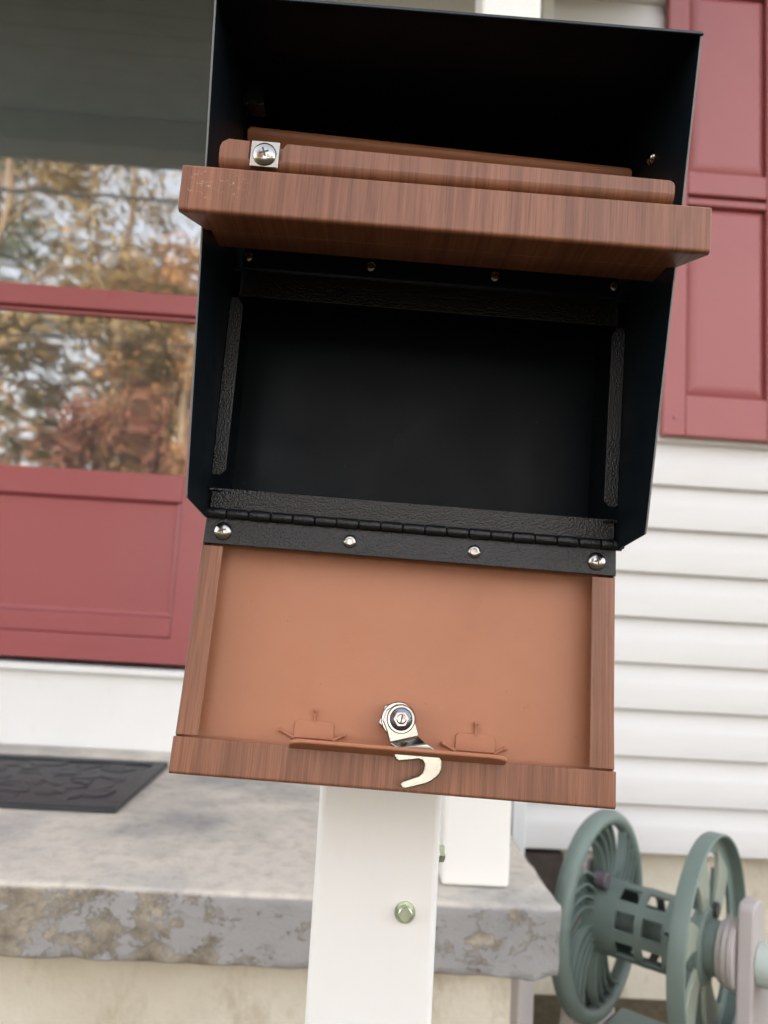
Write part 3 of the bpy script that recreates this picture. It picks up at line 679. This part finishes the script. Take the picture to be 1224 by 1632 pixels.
# ================================================================== THE YARD ACROSS THE STREET (seen in the door glass)
def leaf_cloud(name, pts, size, mat, parent):
    n = len(pts); d = rng.normal(size=(n, 3)); d /= np.linalg.norm(d, axis=1)[:, None]
    e = np.cross(d, rng.normal(size=(n, 3))); e /= np.linalg.norm(e, axis=1)[:, None]
    s = size * rng.uniform(.6, 1.4, (n, 1))
    V = np.stack([pts - d * s, pts + e * s * .55, pts + d * s, pts - e * s * .55], 1).reshape(-1, 3)
    me = bpy.data.meshes.new(name); me.from_pydata(V.tolist(), [], np.arange(4 * n).reshape(-1, 4).tolist()); me.update()
    return link(name, me, mat, parent)
def gz(x, y): return min(max(0.0, -y - 6), 60) * .03
def tree(label, x, y, h, crown_r, crown_z, leafmat, nleaf, nbr, size, cat='tree', name='tree', droop=0, trunk_r=.16):
    z0 = gz(x, y) - .05
    root = thing(name, label, cat, T(x, y, z0), 'trees across the yard')
    bm = B(); top = h * .9; lean = rng.uniform(-.35, .35, 2)
    P = lambda u: Vector((lean[0] * u * u + .12 * math.sin(3 * u + x), lean[1] * u * u, top * u))
    tube(bm, [P(k / 8) for k in range(9)], [trunk_r * (1 - .85 * k / 8) + .012 for k in range(9)], 9)
    tips = []
    for k in range(nbr):
        u = rng.uniform(max(.12, crown_z / h), .98); an = rng.uniform(0, 6.283); st = P(u)
        L = crown_r * rng.uniform(.55, 1.1) * (1.15 - .75 * (u - crown_z / h) / (1 - crown_z / h + 1e-6) if droop else 1)
        dr = Vector((math.cos(an), math.sin(an), rng.uniform(-.1, .35) if droop else rng.uniform(.15, .9))).normalized()
        pts = [st]; 
        for j in range(1, 5):
            pts.append(st + dr * L * j / 4 + Vector((0, 0, -.10 * L * (j / 4) ** 2)) + Vector(rng.normal(size=3) * .06 * L))
        r0 = trunk_r * .38 * (1.1 - u); tube(bm, pts, [max(.008, r0 * (1 - .22 * j)) for j in range(5)], 6)
        tips += [(pts[2], .5), (pts[3], .8), (pts[4], 1.0)]
        for q in range(2):
            d2 = (dr + Vector(rng.normal(size=3) * .7)).normalized(); e = pts[2] + d2 * L * .45
            tube(bm, [pts[2], (pts[2] + e) / 2 + Vector((0, 0, .03)), e], [r0 * .5 + .005, r0 * .35 + .004, .004], 5); tips.append((e, .9))
    obj('trunk', bm, M['bark'], root, smooth=True)
    w = np.array([t_[1] for t_ in tips]); idx = rng.choice(len(tips), nleaf, p=w / w.sum()); cen = np.array([t_[0][:] for t_ in tips])[idx]
    pts = cen + rng.normal(size=(nleaf, 3)) * np.array([.26, .26, .15]) * crown_r * .40
    leaf_cloud('crown', pts, size, leafmat, root)
tree('tall golden-olive tree mirrored at the left of the door glass', -6.6, -8.6, 10.5, 2.6, 2.2, M['leafA'], 5600, 30, .07, trunk_r=.24)
tree('golden-olive tree mirrored in the middle of the door glass', -4.9, -10.6, 11.0, 2.7, 2.4, M['leafA'], 5600, 30, .07, trunk_r=.22)
tree('rust-brown tree mirrored at the right of the upper glass', -3.1, -9.8, 7.6, 2.0, 2.0, M['leafB'], 5600, 32, .06, trunk_r=.16)
tree('dark red small tree mirrored low at the right of the door glass', -3.4, -6.6, 3.7, 1.15, 1.0, M['leafC'], 4200, 26, .05, trunk_r=.07)
tree('dull green conifer mirrored at the far left of the glass', -9.0, -13.0, 13.0, 2.8, 2.0, M['leafD'], 5000, 46, .08, droop=1, trunk_r=.22)
tree('dull green conifer mirrored between the golden trees', -5.6, -16.5, 10.5, 2.4, 3.4, M['leafD'], 4200, 40, .10, droop=1, trunk_r=.22)
tree('bare-stemmed rust tree mirrored behind the dark red tree', -4.4, -15.0, 9.5, 2.2, 4.6, M['leafB'], 3400, 26, .09, trunk_r=.17)
tree('slim straight-stemmed tree mirrored left of the dark red tree', -6.1, -13.8, 9.0, 1.9, 4.8, M['leafA'], 3000, 24, .09, trunk_r=.15)
tree('tall rust tree standing right of the yard', 9.5, -21.5, 9.5, 2.6, 2.6, M['leafB'], 4200, 30, .09, trunk_r=.2)
tree('tall olive tree standing far right of the yard', 16.0, -23.0, 11.0, 3.0, 2.6, M['leafA'], 4200, 30, .1, trunk_r=.24)
bm = B(); LP = []  # trees added out of view to block low sky and deepen the shading
for k in range(64):
    x, y = rng.uniform(-34, 34), rng.uniform(-30, -19); z0 = gz(x, y) - .1; h = rng.uniform(6.5, 10.5)
    if -13 < x < -2.5 and y > -24: continue
    tube(bm, [(x, y, z0), (x + rng.uniform(-.2, .2), y, z0 + h * .5), (x + rng.uniform(-.5, .5), y, z0 + h * .9)], [.14, .10, .03], 6)
    for q in range(7):
        cc = np.array([x, y, z0]) + np.array([rng.normal() * 1.2, rng.normal() * 1.2, h * rng.uniform(.25, 1.0)])
        LP.append(cc + rng.normal(size=(60, 3)) * np.array([.75, .75, .55]))
added_woods = obj('added_woods', bm, M['bark'], smooth=True); added_woods['kind'] = 'stuff'; added_woods['label'] = 'unseen autumn trees added behind the viewer to block low sky'; added_woods['category'] = 'added_woods'
wf = leaf_cloud('foliage', np.concatenate(LP), .20, M['leafB'], added_woods); wf['kind'] = 'stuff'
# street cables on their poles
for nm, lab, yy, zz, sag, r in (('utility_wire', 'upper street cable mirrored as a line in the upper glass', -4.0, 4.5, .16, .020), ('utility_wire', 'lower sagging street cable mirrored in the lower glass', -4.15, 3.02, .30, .011)):
    bm = B(); tube(bm, [(x, yy, CZ + zz - sag * (1 - ((x + 4) / 15) ** 2) + .0) for x in np.linspace(-19, 11, 40)], r, 6)
    o = obj(nm, bm, M['wire'], smooth=True); o['label'] = lab; o['category'] = 'cable'; o['group'] = 'street cables'
for x, lab in ((-19, 'wooden utility pole at the left end of the cables'), (11, 'wooden utility pole at the right end of the cables')):
    root = thing('utility_pole', lab, 'utility pole', T(x, -4.075, -.1), 'utility poles')
    bm = B(); tube(bm, [(0, 0, 0), (0, 0, 4), (0, 0, 8.2)], [.15, .135, .11], 14); obj('pole', bm, M['pole'], root, smooth=True)
    boxo('crossarm', -.06, .06, -.8, .8, 7.4, 7.52, M['pole'], root, .01)
